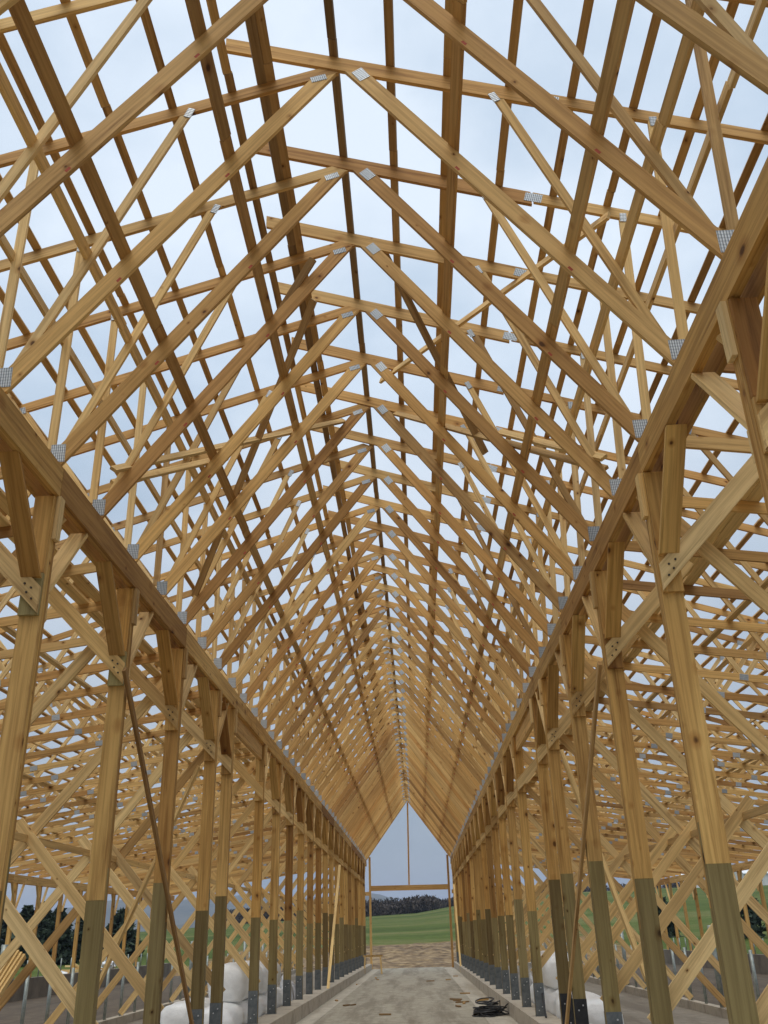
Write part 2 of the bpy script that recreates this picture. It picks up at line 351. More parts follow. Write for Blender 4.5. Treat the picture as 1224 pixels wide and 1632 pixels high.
# ------------------------------------------------------------------ floors, curbs, walls
def slab(name, x0, x1, y0, y1, zoff, mat, thick=.3, kind='structure', label=None, cat=None, group=None):
    v = []
    for y in (y0, y1):
        zt = fz(y)+zoff
        v += [(x0, y, zt), (x1, y, zt), (x1, y, zt-thick), (x0, y, zt-thick)]
    f = [(0, 1, 5, 4), (3, 7, 6, 2), (0, 4, 7, 3), (1, 2, 6, 5), (0, 3, 2, 1), (4, 5, 6, 7)]
    o = inst(name, mk(name, v, f, mat)); tag(o, label, cat, group, kind); return o
Y0, Y1 = -12.0, 60.6
slab('drive_alley_floor', -2.02, 1.86, Y0, Y1+1.2, 0, M_alley)
slab('floor_border', -2.46, -2.024, Y0, Y1, .003, M_strip)
slab('floor_border', 1.864, 2.46, Y0, Y1, .003, M_strip)
for s in (-1, 1):
    a, b = (2.94, 6.85) if s > 0 else (-6.85, -2.94)
    slab('aisle_floor', a, b, Y0, Y1, -.02, M_aisle)
    a, b = (7.05, 14.7) if s > 0 else (-14.7, -7.05)
    slab('stall_floor', a, b, Y0, Y1, -.06, M_dirt)
    # curb under the posts, cast in lengths with open joints
    side = 'under the trusses that run past the ridge' if s > 0 else 'under the trusses that stop short of the ridge'
    c = empty('alley_curb', (s*2.7, 0, 0), label='low concrete curb carrying the alley posts '+side, cat='curb')
    y = Y0
    while y < Y1:
        y2 = min(y+2.438, Y1)
        a, b = (2.464, 2.936) if s > 0 else (-2.936, -2.464)
        v = []
        for yy in (y+.004, y2-.004):
            v += [(a-s*2.7, yy, fz(yy)+.30), (b-s*2.7, yy, fz(yy)+.30), (b-s*2.7, yy, fz(yy)-.3), (a-s*2.7, yy, fz(yy)-.3)]
        inst('curb_section', mk('curb_section', v, [(0, 1, 5, 4), (3, 7, 6, 2), (0, 4, 7, 3), (1, 2, 6, 5), (0, 3, 2, 1), (4, 5, 6, 7)], M_curb), c)
        y = y2
    a, b = (6.853, 7.047) if s > 0 else (-7.047, -6.853)
    slab('stall_curb', a, b, 2, Y1, .16, M_curb, .5, None, 'long concrete stall curb parallel to posts '+side, 'curb')
    a, b = (14.72, 15.02) if s > 0 else (-15.02, -14.72)
    slab('knee_wall', a, b, Y0, Y1, .66, M_wall, 1.6, None, 'grey concrete knee wall below the eave posts '+side, 'wall')

# ------------------------------------------------------------------ trusses
def line_pts(p, q, wd):
    (x0, z0), (x1, z1) = p, q; L_ = math.hypot(x1-x0, z1-z0); nx, nz = -(z1-z0)/L_*wd/2, (x1-x0)/L_*wd/2
    return [(x0+nx, z0+nz), (x1+nx, z1+nz), (x1-nx, z1-nz), (x0-nx, z0-nz)], math.atan2(z1-z0, x1-x0)
def plate_mesh(w_, h_):
    k = ('pl', w_, h_)
    if k not in BOXES: BOXES[k] = box_mesh('connector_plate', w_, .003, h_, M_plate)
    return BOXES[k]
def truss_parts(side):
    """list of (name, mesh, matrix); side +1 = overshot half, -1 = half that stops under it"""
    P = []; W = WS[side]; CS = CSS[side]; CA = CAS[side]
    f = lambda pts: [(side*x, z) for x, z in pts]
    TB, TT = (TBR, TTR) if side > 0 else (TBL, TTL)
    def add(nm, pts, ang, th, mat):
        pts = f(pts); a = ang if side > 0 else -ang
        me, M = prism(nm, pts, a, th, mat); P.append((nm, me, M))
    tb = lambda x: TB(x)
    # nave (sloping) bottom chord, 2x8
    vt = CD/math.cos(CA)
    x_lo = (ZR-TB(0))/(CS-RS)
    x_hi = (ZR+vt-TB(0))/(CS-RS)
    add('bottom_chord', [(W, ZH), (x_lo, ZR-CS*x_lo), (x_hi, ZR+vt-CS*x_hi), (W+.16, ZR+vt-CS*(W+.16)), (W+.16, ZH)], -CA, .038, M_chord)
    # aisle bottom chord 2x6 in two lengths butted at the splice
    for a, b in ((W+.08, 7.65), (7.653, XE+.05)):
        add('bottom_chord', [(a, aisle_bot(a)), (b, aisle_bot(b)), (b, aisle_bot(b)+.122), (a, aisle_bot(a)+.122)], -math.atan(.135), .036, M_chord)
    # top chord
    tl = .122*math.sqrt(1+RS*RS)
    if side > 0:
        add('top_chord', [(-1.11, TTR(-1.11)), (1.93, TTR(1.93)), (1.93, TBR(1.93)), (-1.11, TBR(-1.11))], -RA, .039, M_chord)
        add('top_chord', [(1.932, TTR(1.932)), (8.2, TTR(8.2)), (8.2, TTR(8.2)-tl), (1.932, TTR(1.932)-tl)], -RA, .039, M_chord)
        add('top_chord', [(8.203, TTR(8.203)), (XE+.75, TTR(XE+.75)), (XE+.75, TTR(XE+.75)-tl), (8.203, TTR(8.203)-tl)], -RA, .039, M_chord)
        under = lambda x: TTR(x)-tl if x > 1.93 else TBR(x)
    else:
        add('top_chord', [(.192, TTL(.192)), (8.0, TTL(8.0)), (8.0, TBL(8.0)), (.02, TBL(.02))], -RA, .039, M_chord)
        add('top_chord', [(8.003, TTL(8.003)), (XE+.75, TTL(XE+.75)), (XE+.75, TBL(XE+.75)), (8.003, TBL(8.003))], -RA, .039, M_chord)
        under = TBL
    # webs (slightly thinner than the chords they let into)
    webs = [((W-.02, 6.02), (1.43, under(1.43)+.05), .034), ((W+.12, 6.0), (2.83, under(2.83)+.05), .031),
            ((W+.22, 5.90), (4.35, under(4.35)+.05), .028),
            ((4.40, under(4.40)+.05), (5.87, aisle_bot(5.87)+.06), .034), ((5.87, aisle_bot(5.87)+.06), (7.28, under(7.28)+.05), .031),
            ((7.36, under(7.36)+.05), (8.83, aisle_bot(8.83)+.06), .034), ((8.83, aisle_bot(8.83)+.06), (10.2, under(10.2)+.05), .031),
            ((10.28, under(10.28)+.05), (11.6, aisle_bot(11.6)+.06), .034), ((11.6, aisle_bot(11.6)+.06), (12.9, under(12.9)+.05), .031),
            ((XE-.1, aisle_bot(XE-.1)+.05), (XE-.1, under(XE-.1)+.06), .034)]
    for p, q, th in webs:
        pts, a = line_pts(p, q, .080); add('web', pts, a, th, M_web)
    # connector plates on the face toward the camera
    def plate(x, z, w_, h_, a=0):
        M = Matrix.Rotation(-(a if side > 0 else -a), 4, 'Y'); M.translation = Vector((side*x, -.0215, z))
        P.append(('connector_plate', plate_mesh(w_, h_), M))
    plate(W+.05, 5.955, .135, .185)
    if side > 0: plate(.19, TB(.19)-.012, .145, .115, -CA)
    else: plate(.20, TB(.20)-.012, .15, .07, -RA)
    plate(1.425, under(1.425)+.0, .12, .068, math.radians(-66))
    plate(2.83, under(2.83)+.005, .11, .068, math.radians(88))
    plate(4.375, under(4.375)+.02, .14, .09, -RA)
    for x in (5.87, 8.83, 11.6): plate(x, aisle_bot(x)+.063, .14, .10, -.135)
    plate(7.65, aisle_bot(7.65)+.06, .16, .10, -.135)
    for x in (7.32, 10.24, 12.9): plate(x, under(x)+.02, .14, .09, -RA)
    for x in (1.03, 1.90):
        M = Matrix.Rotation(-(side*-CA), 4, 'Y'); M.translation = Vector((side*x, -.0195, ZR-CS*x+.035))
        P.append(('paint_mark', box_mesh('paint_mark', .05, .002, .022, M_mark), M))
    if side > 0: plate(1.93, TTR(1.93)-.085, .18, .11, -RA)
    else: plate(8.0, TTL(8.0)-.065, .17, .12, -RA)
    return P
TP = {1: truss_parts(1), -1: truss_parts(-1)}
TL_ = {1: ('half truss with top chord run past the ridge', 'overshot half trusses'),
       -1: ('half truss with top chord stopping under the ridge overlap', 'half trusses stopping under the ridge')}
rows = [TY(n) for n in range(-2, 46)]+[60.23]
for ri_, y in enumerate(rows):
    for s in (1, -1):
        e = empty('roof_truss', (random.uniform(-.008, .008), y+random.uniform(-.012, .012), random.uniform(-.006, .006)), label=TL_[s][0]+', '+nth(len(rows)-ri_)+' from the doorway', cat='truss', group=TL_[s][1])
        e.rotation_euler = (random.uniform(-.003, .003), 0, random.uniform(-.0012, .0012))
        for nm, me, M in TP[s]:
            J = Matrix.Identity(4); U_ = random.uniform
            if nm == 'web':
                J = Matrix.Translation(Vector((U_(-.006, .006), U_(-.001, .001), U_(-.006, .006)))) @ Matrix.Rotation(U_(-.004, .004), 4, 'Y')
            elif nm == 'connector_plate':
                J = Matrix.Translation(Vector((U_(-.012, .012), 0, U_(-.010, .010)))) @ Matrix.Rotation(U_(-.05, .05), 4, 'Y')
            elif me is TP[1][3][1]:
                J = Matrix.Translation(Vector((U_(-.04, 0), 0, 0)))
            inst(nm, me, e, M @ J)

# ------------------------------------------------------------------ purlins and runners
def run_line(name, x, z, ang, wide, thick, mat, label, cat, group, ya=TY(-2)-.2, yb=60.9, seglen=4*S, lap=True, pname='board'):
    """boards end to end along y at (x,z), rolled by ang about y"""
    e = empty(name, (x, 0, z), label=label, cat=cat, group=group)
    y = ya+random.choice((0, S, 2*S, 3*S))-4*S; i = 0
    while y < yb:
        a, b = max(y, ya), min(y+seglen, yb)
        if b-a > .1:
            j = random.uniform(-.006, .006) if lap else 0
            M = Matrix.Rotation(ang, 4, 'Y') @ Matrix.Rotation(math.pi/2+random.uniform(-.0015, .0015), 4, 'Z')
            M.translation = Vector((j, (a+b)/2, 0))
            inst(pname, box_mesh(pname, round(b-a-.004, 2), wide, thick, mat), e, M)
        y += seglen; i += 1
    return e
h = .0195
pr = [-.07, .47, 1.01, 1.575, 2.135, 2.68, 3.22, 3.82]+[3.82+.565*i for i in range(1, 22)]
for x in pr:
    run_line('roof_purlin', x+h*math.sin(RA), TTR(x)+h*math.cos(RA), RA, .081, .036, M_dark if x == -.07 else M_purlin,  # ridge purlin: shade of its underside put into the wood colour
             nth(pr.index(x)+1)+' flat purlin down from the ridge on the overshot slope', 'purlin', 'purlins on the overshot slope')
pl_ = [1.04, 1.59, 2.15, 2.72, 3.28]+[3.28+.565*i for i in range(1, 23)]
for x in pl_:
    run_line('roof_purlin', -(x+h*math.sin(RA)), TTL(x)+h*math.cos(RA), -RA, .081, .036, M_purlin,
             nth(pl_.index(x)+1)+' flat purlin below the paired purlins on the lower slope', 'purlin', 'purlins on the lower slope')
for x, mm in ((.665, M_purlin), (.757, M_dark)):  # lower board of the pair has a darker wood colour
    run_line('roof_purlin', -(x+h*math.sin(RA)), TTL(x)+h*math.cos(RA), -RA, .089, .038, mm,
             ('brown' if mm is M_purlin else 'dark weathered')+' purlin of the side-by-side pair just below the ridge overlap', 'purlin', 'paired purlins below the ridge')
for s, xs in ((1, (1.005, 1.915)), (-1, (1.01, 1.86))):
    CS, CA = CSS[s], CAS[s]
    for x in xs:
        vt = CD/math.cos(CA)
        nm = 'upper' if x < 1.5 else 'lower'
        run_line('ceiling_runner', s*(x+h*math.sin(CA)), ZR+vt-CS*x+h*math.cos(CA), s*CA, .112, .038, M_pine,
                 nm+' pine runner on the sloping chords of trusses that '+('run past the ridge' if s > 0 else 'stop under the overlap'), 'runner', 'runners on the sloping chords')
    # web runners: one on the leaning web, one on the upright web
    wa = math.atan2(TBR(1.43)+.05-6.02, 1.43-2.62)
    x, z = (2.27, 6.86) if s > 0 else (2.14, 7.17)
    run_line('web_runner', s*(x+.066), z+.028, s*math.radians(67), .089, .038, M_web,
             'pine runner tied to the leaning webs of trusses that '+('run past the ridge' if s > 0 else 'stop under the overlap'), 'runner', 'runners on the webs')
    run_line('web_runner', s*(2.80+.064), 7.22, math.pi/2, .089, .038, M_web,
             'pine runner tied to the upright webs of trusses that '+('run past the ridge' if s > 0 else 'stop under the overlap'), 'runner', 'runners on the webs')
    for x, z, an, lb in ((6.6, 6.42, 62, 'first'), (8.1, 5.92, 62, 'second'), (9.55, 5.65, 58, 'third')):
        run_line('web_runner', s*(x+.03), z, s*math.radians(an)*(-1 if lb == 'second' else 1), .081, .036, M_web,
                 lb+' runner out along the aisle webs, '+('overshot side' if s > 0 else 'shorter side'), 'runner', 'runners on the aisle webs')
    for x, lb in ((4.9, 'inner'), (8.2, 'middle'), (10.7, 'outer'), (13.2, 'outermost')):
        run_line('aisle_runner', s*x, aisle_bot(x)+.122+.02, s*math.atan(.135), .089, .038, M_web,
                 lb+' pine runner on the aisle chords of trusses that '+('run past the ridge' if s > 0 else 'stop under the overlap'), 'runner', 'runners over the aisle chords')

for s in (1, -1):
    for i, x in enumerate((3.862, 4.014) if s > 0 else (3.53, 3.74)):
        run_line('walkway_plank', s*x, aisle_bot(x)+.122+.0195, s*math.atan(.135), .140, .036, M_fresh,
                 nth(i+1)+' pale walkway plank out from the header on the '+('overshot' if s > 0 else 'shorter')+' side', 'plank', 'walkway planks', ya=TY(2)-.3, yb=TY(40))

# ------------------------------------------------------------------ headers
side_txt = {1: 'carrying the trusses that run past the ridge', -1: 'carrying the trusses that stop under the overlap'}
for s in (1, -1):
    e = empty('header_beam', (HX[s], 0, 5.665), label='long doubled pine header '+side_txt[s], cat='beam')
    for dx, ph in ((.019, 0), (.059, 2.438), (.215, 1.2)):
        y = -2.5-ph
        while y < 60.6:
            a, b = max(y, -1.5), min(y+4.876, 60.6)
            if b > a+.05:
                M = Matrix.Rotation(math.pi/2, 4, 'Z'); M.translation = Vector((s*dx+random.uniform(-.0008, .0008), (a+b)/2, random.uniform(-.003, .003)))
                inst('plank', box_mesh('plank', round(b-a-.003, 2), .038, .29, M_post), e, M)
            y += 4.876

# ------------------------------------------------------------------ posts
PYB = 7.27; BAY = 2.438
ks = list(range(-1, 22))
def cyl_mesh(name, r, d, mat, n=8):
    k = (name, r, d)
    if k not in BOXES:
        v = [(r*math.cos(i*2*math.pi/n), y, r*math.sin(i*2*math.pi/n)) for y in (-d/2, d/2) for i in range(n)]
        f = [tuple(range(n)), tuple(range(2*n-1, n-1, -1))]+[(i, i+n, (i+1) % n+n, (i+1) % n) for i in range(n)]
        me = mk(name, v, f, mat); bm = bmesh.new(); bm.from_mesh(me); bmesh.ops.recalc_face_normals(bm, faces=bm.faces); bm.to_mesh(me); bm.free()
        BOXES[k] = me
    return BOXES[k]
GREEN = {1: {0: 2.24, 1: 2.25, 2: 2.57, 3: 2.55, 4: 2.53, 5: 2.12, 6: 2.40, 7: 2.11}, -1: {0: 2.2, 1: 2.2, 2: 2.47, 3: 2.19, 4: 2.43, 5: 2.15, 6: 2.13, 7: 2.13, 8: 2.40, 9: 2.09, 10: 2.12}}
post_lab = {1: 'half-treated laminated post on the alley curb under the overshot trusses', -1: 'half-treated laminated post on the alley curb under the shorter trusses'}
def post(k, s):
    y = PYB+BAY*k if k != 4 else 15.95
    near = k <= 3
    base = fz(y)+.30
    black = s > 0 and k in (3, 4)
    sd_ = 'overshot side' if s > 0 else 'shorter side'
    bayt = (nth(5-k)+' before the wide bay') if k <= 4 else (nth(k-4)+' past the wide bay toward the doorway')
    if black: lab = 'laminated post in a black steel shoe, '+bayt
    else: lab = 'half-treated laminated alley post, '+sd_+', '+bayt
    e = empty('timber_post', (PX[s], y, base), label=lab, cat='post', group='posts along the drive alley' if not black else 'posts in black shoes')
    zg = GREEN[s].get(k, random.choice((2.1, 2.12, 2.13, 2.38, 2.45)))
    # laminations: three plies side by side along y, butt-jointed to treated feet
    for i in range(3):
        dy = (i-1)*.0385
        zj = zg+(0 if i == 0 else random.choice((-.3, .3, .45, -.45)))
        zt = 5.518
        M = Matrix.Rotation(-math.pi/2, 4, 'Y')
        def ply(nm, za, zb, mat):
            Mx = M.copy(); Mx.translation = Vector((random.uniform(-.0015, .0015), dy, (za+zb)/2-base))
            inst(nm, box_mesh(nm, round(zb-za, 2), .038, .178, mat), e, Mx)
        ply('treated_ply', base+.012, zj, M_treat); ply('upper_ply', zj, zt, M_post)
    # steel shoe
    mb = M_blackbr if black else M_bracket
    for sy in (-1, 1):
        o = inst('shoe_plate', box_mesh('shoe_plate', .184, .006, .56, mb), e, loc=(0, sy*.0615, .28))
        if k < 9 and sy < 0:
            for (bx, bz) in ((-.03, .10), (.035, .16), (-.03, .42), (.035, .48)):
                inst('bolt', cyl_mesh('bolt_bright', .011, .012, M_boltl), o, loc=(bx, -.007, bz-.28))
    inst('shoe_base', box_mesh('shoe_base', .20, .135, .012, mb), e, loc=(0, 0, .006))
    if k == 5 or k > 16: full = False
    else: full = True
    # header seat: scab under the header, fillers on the face
    yv = -.0585
    ix = abs(PX[s])-.089                        # inner (alley) face
    vblock('scab', .036, .10, .42, M_web, e, (s*(ix-.019-abs(PX[s])), .004, 5.305-base))
    vblock('filler_block', .172, .038, .38, M_pale_treat if (s < 0 and k in (0, 1)) else M_post, e, (s*.004, yv-.0195, 4.56-base))
    vblock('filler_block', .172, .038, .74, M_post, e, (s*.004, yv-.0195, 5.125-base))
    def b(nm, p, q, wd, th, up, mat):
        return board(nm, Vector(p)-e.location, Vector(q)-e.location, wd, th, up, mat, e)
    if k != 4:
        b('knee_brace', (PX[s], y+.06, 4.62), (PX[s], y+.80, 5.50), .17, .038, (1, 0, 0), M_web)
    if k != 5:
        # the one toward the camera is cut level at its foot
        key = ('knee_front',)
        if key not in BOXES:
            prof = [(0.0, 4.70), (-.045, 4.70), (-.80, 5.515), (-.745, 5.515)]
            BOXES[key] = prism('knee_brace', prof, math.atan2(.815, -.755), .168, M_post)
        me, M = BOXES[key]
        M3 = Matrix.Translation(Vector((s*.006, -.0985, -base))) @ Matrix.Rotation(math.pi/2, 4, 'Z') @ M
        inst('knee_brace', me, e, M3)
    # pair of braces out to the aisle chord, trimmed flush with the post's alley face
    key = ('aisle_brace', s)
    if key not in BOXES:
        c0 = (ix+.10, 4.60); sl_ = 1.02; a_ = math.atan(sl_); vh = .165/math.cos(a_)/2
        pts = [(ix+.004, c0[1]+sl_*(ix-c0[0])-vh), (ix+1.12, c0[1]+sl_*(ix+1.12-c0[0])-vh), (ix+1.0, c0[1]+sl_*(ix+1.0-c0[0])+vh), (ix+.004, c0[1]+sl_*(ix-c0[0])+vh)]
        BOXES[key] = prism('aisle_brace', [(s*x, z) for x, z in pts], s*a_, .038, M_web)
    me, M = BOXES[key]
    for sy in (-1, 1):
        yy = -.0585-.0585 if sy < 0 else .0585+.0195
        M2 = M.copy(); M2.translation = Vector((M.translation.x-PX[s], yy, M.translation.z-base))
        o = inst('aisle_brace', me, e, M2)
        if near and sy < 0:
            for bx, bz in ((.06, 4.50), (.11, 4.56), (.075, 4.60), (.135, 4.64), (.16, 4.72)):
                ob = inst('bolt', cyl_mesh('bolt', .0095, .012, M_bolt), o)
                ob.location = M2.inverted() @ Vector((s*(ix+bx)-PX[s], yy-.024, bz-base))
    return y
PY = {}
for s in (1, -1):
    for k in ks: PY[k] = post(k, s)
# carrying beam over the wide bay
for s in (1, -1):
    e = empty('bay_beam', (PX[s], 0, 5.35), label='reddish doubled beam hung below the header across the wide bay, '+('overshot side' if s > 0 else 'shorter side'), cat='beam')
    for dx in (-.02, .019):
        M = Matrix.Rotation(math.pi/2, 4, 'Z'); M.translation = Vector((s*dx, (16.05+19.35)/2, 0))
        inst('plank', box_mesh('bay_plank', 3.3, .038, .30, M_chord), e, M)

# ------------------------------------------------------------------ cross braces in the aisles
for s in (1, -1):
    st = 'on the overshot side' if s > 0 else 'on the shorter side'
    for k in ks:
        y = PY[k]
        if y > 59: continue
        bt = (nth(5-k)+' before the wide bay') if k <= 4 else (nth(k-4)+' past the wide bay')
        x0 = abs(PX[s])-.06
        o = board('cross_brace', (s*x0, y+.078+.039, 1.02+random.uniform(-.05, .05)), (s*4.80, y+.117, 3.28), .14, .038, (-s, 0, 1), M_web)
        tag(o, 'rising brace at the post '+bt+', '+st[7:], 'brace', 'rising cross braces')
        o = board('cross_brace', (s*x0, y+.157, 5.42), (s*(6.9+random.uniform(-.06, .06)), y+.157, .22+fz(y)), .14, .038, (s, 0, 1), M_web)
        tag(o, 'falling brace at the post '+bt+', '+st[7:], 'brace', 'falling cross braces')
    run_line('brace_tie', s*4.66, 3.06, math.pi/2, .089, .038, M_web, 'level pine tie linking the crossings of the braces '+st, 'tie', None, ya=4.0, yb=59.0)

# ------------------------------------------------------------------ eave walls
for s in (1, -1):
    st = 'on the overshot side' if s > 0 else 'on the shorter side'
    ztop = aisle_bot(XE)
    e = empty('eave_beam', (s*XE, 0, ztop-.15), label='long doubled eave beam '+st, cat='beam')
    for dx in (-.10, .10):
        y = -3.0
        while y < 60.6:
            a, b_ = y, min(y+4.876, 60.6)
            M = Matrix.Rotation(math.pi/2, 4, 'Z'); M.translation = Vector((dx, (a+b_)/2, 0))
            inst('plank', box_mesh('plank', round(b_-a-.003, 2), .038, .29, M_chord), e, M); y += 4.876
    for k in range(-1, 22):
        y = PYB+BAY*k
        zb = fz(y)+.66
        e = empty('eave_post', (s*XE, y, zb), label='slim eave post with forked knee braces, '+nth(22-k)+' from the doorway wall, '+st[3:], cat='post', group='eave posts '+st)
        M = Matrix.Rotation(-math.pi/2, 4, 'Y'); M.translation = Vector((0, 0, (ztop-.01-zb)/2))
        inst('shaft', box_mesh('shaft', round(ztop-.01-zb, 2), .14, .14, M_post), e, M)
        for sy in (-1, 1):
            board('knee_brace', (-s*.09, sy*.05, 2.42-.0), (-s*.09, sy*.62, ztop-zb-.22), .089, .036, (1, 0, 0), M_web, e)

# ------------------------------------------------------------------ gable end framing at the far door
gy = 60.42
e = empty('door_frame', (0, gy, fz(gy)), label='timber frame of the tall far doorway with a lintel and king stud', cat='frame')
g0 = fz(gy)
def gb(nm, p, q, wd, th, up, mat):
    return board(nm, (p[0], 0, p[1]-g0), (q[0], 0, q[1]-g0), wd, th, up, mat, e)
gb('jamb', (-2.50, g0), (-2.50, 6.05), .13, .14, (1, 0, 0), M_chord)
gb('jamb', (2.41, g0-.35), (2.41, 6.05), .13, .14, (1, 0, 0), M_chord)
gb('lintel', (-2.43, 4.22), (2.34, 4.19), .30, .10, (0, 0, 1), M_chord)
gb('king_stud', (-.06, 4.37), (0.02, 9.30), .10, .09, (1, 0, 0), M_chord)
for s in (-1, 1): gb('side_rail', (s*2.57, 3.92), (s*2.86, 3.92), .22, .05, (0, 0, 1), M_chord)

# ------------------------------------------------------------------ temporary bracing
def vtop(x):
    k = 1 if x > 0 else -1
    return ZR+CD/math.cos(CAS[k])-CSS[k]*abs(x)
def temp(label, pts, wd, th, up, mat, name='temporary_brace', grp=None):
    o = board(name, pts[0], pts[1], wd, th, up, mat); tag(o, label, 'brace', grp); return o
nL = Vector((-math.sin(CAS[-1]), 0, math.cos(CAS[-1]))); nR = Vector((math.sin(CAS[1]), 0, math.cos(CAS[1])))
def ceilp(x, y, lift):
    n = nR if x > 0 else nL
    return Vector((x, y, vtop(x)))+n*lift
temp('pale brace laid diagonally across the sloping chords of the shorter trusses', (ceilp(-2.55, 8.22, .05), ceilp(-.40, 12.1, .05)), .089, .038, nL, M_fresh)
temp('short pale brace doubled beside the diagonal on the shorter trusses', (ceilp(-2.60, 8.40, .05), ceilp(-1.75, 9.95, .05)), .089, .038, nL, M_fresh)
temp('pale brace laid diagonally across the sloping chords of the overshot trusses', (ceilp(2.54, 8.44, .05), ceilp(.25, 12.2, .05)), .089, .038, nR, M_fresh)
temp('short pale brace doubled beside the diagonal on the overshot trusses', (ceilp(2.50, 8.30, .06), ceilp(1.62, 9.75, .06)), .089, .038, nR, M_fresh)
temp('brown brace slanting down the sloping chords of the shorter trusses to the header', (ceilp(-.53, 8.90, .05), ceilp(-2.58, 12.1, .05)), .089, .038, nL, M_purlin)
temp('short brown brace nailed high on the shorter trusses under the ridge', (ceilp(-.47, 8.25, .05), ceilp(-1.05, 8.62, .05)), .089, .038, nL, M_purlin)
temp('long narrow brace running up to the ridge across the overshot top chords', (Vector((2.66, 7.12, TBR(2.66)-.03)), Vector((.18, 11.2, TBR(.18)-.03))), .089, .038, (RS, 0, 1), M_web)
temp('brown brace hanging below the top chords of the overshot trusses near the ridge', (ceilp(.28, 8.46, .05), ceilp(1.52, 10.53, .05)), .089, .038, nR, M_purlin)
temp('thin dark brace leaning from a tall post down to the black shoes', ((2.55, 9.80, 4.48), (2.55, 15.4, .40)), .038, .07, (1, 0, 0), M_purlin)
temp('thin dark brace leaning along the posts of the shorter side', ((-2.66, 9.44, 4.5), (-2.66, 14.1, .42)), .038, .07, (1, 0, 0), M_purlin)
temp('pale plank leaning in the aisle behind the posts of the shorter side', ((-3.06, 14.9, 4.35), (-4.30, 14.0, .75)), .14, .038, (0, 1, 0), M_fresh, 'leaning_plank')
temp('pale plank leaning in the aisle behind the posts of the overshot side', ((2.95, 15.5, 4.5), (3.52, 13.9, 1.15)), .14, .06, (0, 1, 0), M_fresh, 'leaning_plank')
temp('thin pale stick leaning on far posts of the shorter side', ((-2.56, 37.5, 4.2), (-2.53, 31.9, .0)), .09, .038, (1, 0, 0), M_fresh, 'leaning_stick')
temp('thin pale stick leaning on far posts beside the doorway', ((2.52, 55.1, 4.1), (2.50, 51.2, -.2)), .09, .038, (1, 0, 0), M_fresh, 'leaning_stick')
# bundle of boards leaning by the stall rail
for i in range(4):
    o = board('leaning_plank', (-6.10+.042*i, 15.9+.03*i, 1.72-.03*i), (-6.42+.042*i, 14.3+.02*i, .02), .036, .09, (1, 0, 0), M_fresh)
    tag(o, 'fresh sawn board in the bundle leaning beside a steel stall post', 'board', 'bundle of fresh boards')

# ------------------------------------------------------------------ stall pipes
def pipe_mesh(r, hgt, n=10):
    k = ('pipe', r, hgt)
    if k not in BOXES:
        v = [(r*math.cos(i*2*math.pi/n), r*math.sin(i*2*math.pi/n), z) for z in (0, hgt) for i in range(n)]
        f = [tuple(range(n-1, -1, -1)), tuple(range(n, 2*n))]+[(i, (i+1) % n, (i+1) % n+n, i+n) for i in range(n)]
        BOXES[k] = mk('stall_pipe', v, f, M_pipe)
        for p in BOXES[k].polygons[2:]: p.use_smooth = True
    return BOXES[k]
for s in (1, -1):
    st = 'on the overshot side' if s > 0 else 'on the shorter side'
    y = 12.6
    i = 0
    while y < 59:
        o = inst('stall_pipe', pipe_mesh(.036 if i % 4 else .06, 1.15 if i % 4 else 1.62), loc=(s*6.95, y, fz(y)+.16)); i += 1
        tag(o, ('thick' if (i-1) % 4 == 0 else 'thin')+' steel stall pipe, '+nth(39-i)+' from the doorway, '+st[7:], 'pipe', 'steel stall pipes')
        y += 1.22
    y = 13.0
    while y < 59:
        o = inst('stall_pipe', pipe_mesh(.026, .62), loc=(s*14.87, y, fz(y)+.66))
        tag(o, 'short steel stub on the knee wall, '+nth(int((59-y)/1.219)+1)+' from the doorway, '+st[7:], 'pipe', 'steel stubs on the knee walls'); y += 1.219

# ------------------------------------------------------------------ wrapped rolls
def roll(loc, ln, rx, rz, label, seed, grp=None):
    rnd = random.Random(seed); n, mlen = 28, 18
    ph = [rnd.uniform(0, 6.28) for _ in range(6)]
    v, f = [], []
    for j in range(mlen+1):
        t = j/mlen
        endr = min(1, (min(t, 1-t)*ln/.10+.02))**.4 if 0 < t < 1 else .80
        for i in range(n):
            a = i*2*math.pi/n
            ca, sa = math.cos(a), math.sin(a)
            ex = .72
            x = rx*math.copysign(abs(ca)**ex, ca); z = rz*math.copysign(abs(sa)**ex, sa)
            wob = 1+.018*math.sin(5*a+ph[0]+9*t)+.014*math.sin(11*a+ph[1]-14*t)+.02*math.sin(17*t+ph[2])
            v.append((x*wob*endr, (t-.5)*ln+.02*math.sin(3*a+ph[3])*(1 if t > .5 else -1)*(1 if t in (0, 1) else 0), z*wob*endr+rz))
    for j in range(mlen):
        for i in range(n): f.append((j*n+i, j*n+(i+1) % n, (j+1)*n+(i+1) % n, (j+1)*n+i))
    c0 = len(v); v.append((0, -.5*ln-.02, rz)); v.append((0, .5*ln+.02, rz))
    for i in range(n): f.append((c0, (i+1) % n, i)); f.append((c0+1, mlen*n+i, mlen*n+(i+1) % n))
    me = mk('wrapped_roll', v, f, M_white)
    for p in me.polygons: p.use_smooth = True
    o = inst('wrapped_roll', me, loc=loc); tag(o, label, 'roll', grp); return o
roll((-3.38, 19.3, 0), 2.2, .40, .33, 'white wrapped roll on the aisle floor at the front of the shorter-side stack', 1)
roll((-3.36, 20.7, .63), 2.3, .38, .35, 'white wrapped roll lying on top of the front roll, shorter side', 2)
roll((-4.22, 20.4, 0), 2.0, .40, .34, 'white wrapped roll on the floor behind the shorter-side stack', 3)
roll((-3.36, 21.7, 0), 2.3, .40, .32, 'white wrapped roll on the floor in the middle of the shorter-side stack', 4)
roll((-3.36, 24.2, 0), 2.3, .38, .33, 'white wrapped roll on the floor at the far end of the shorter-side stack', 5)
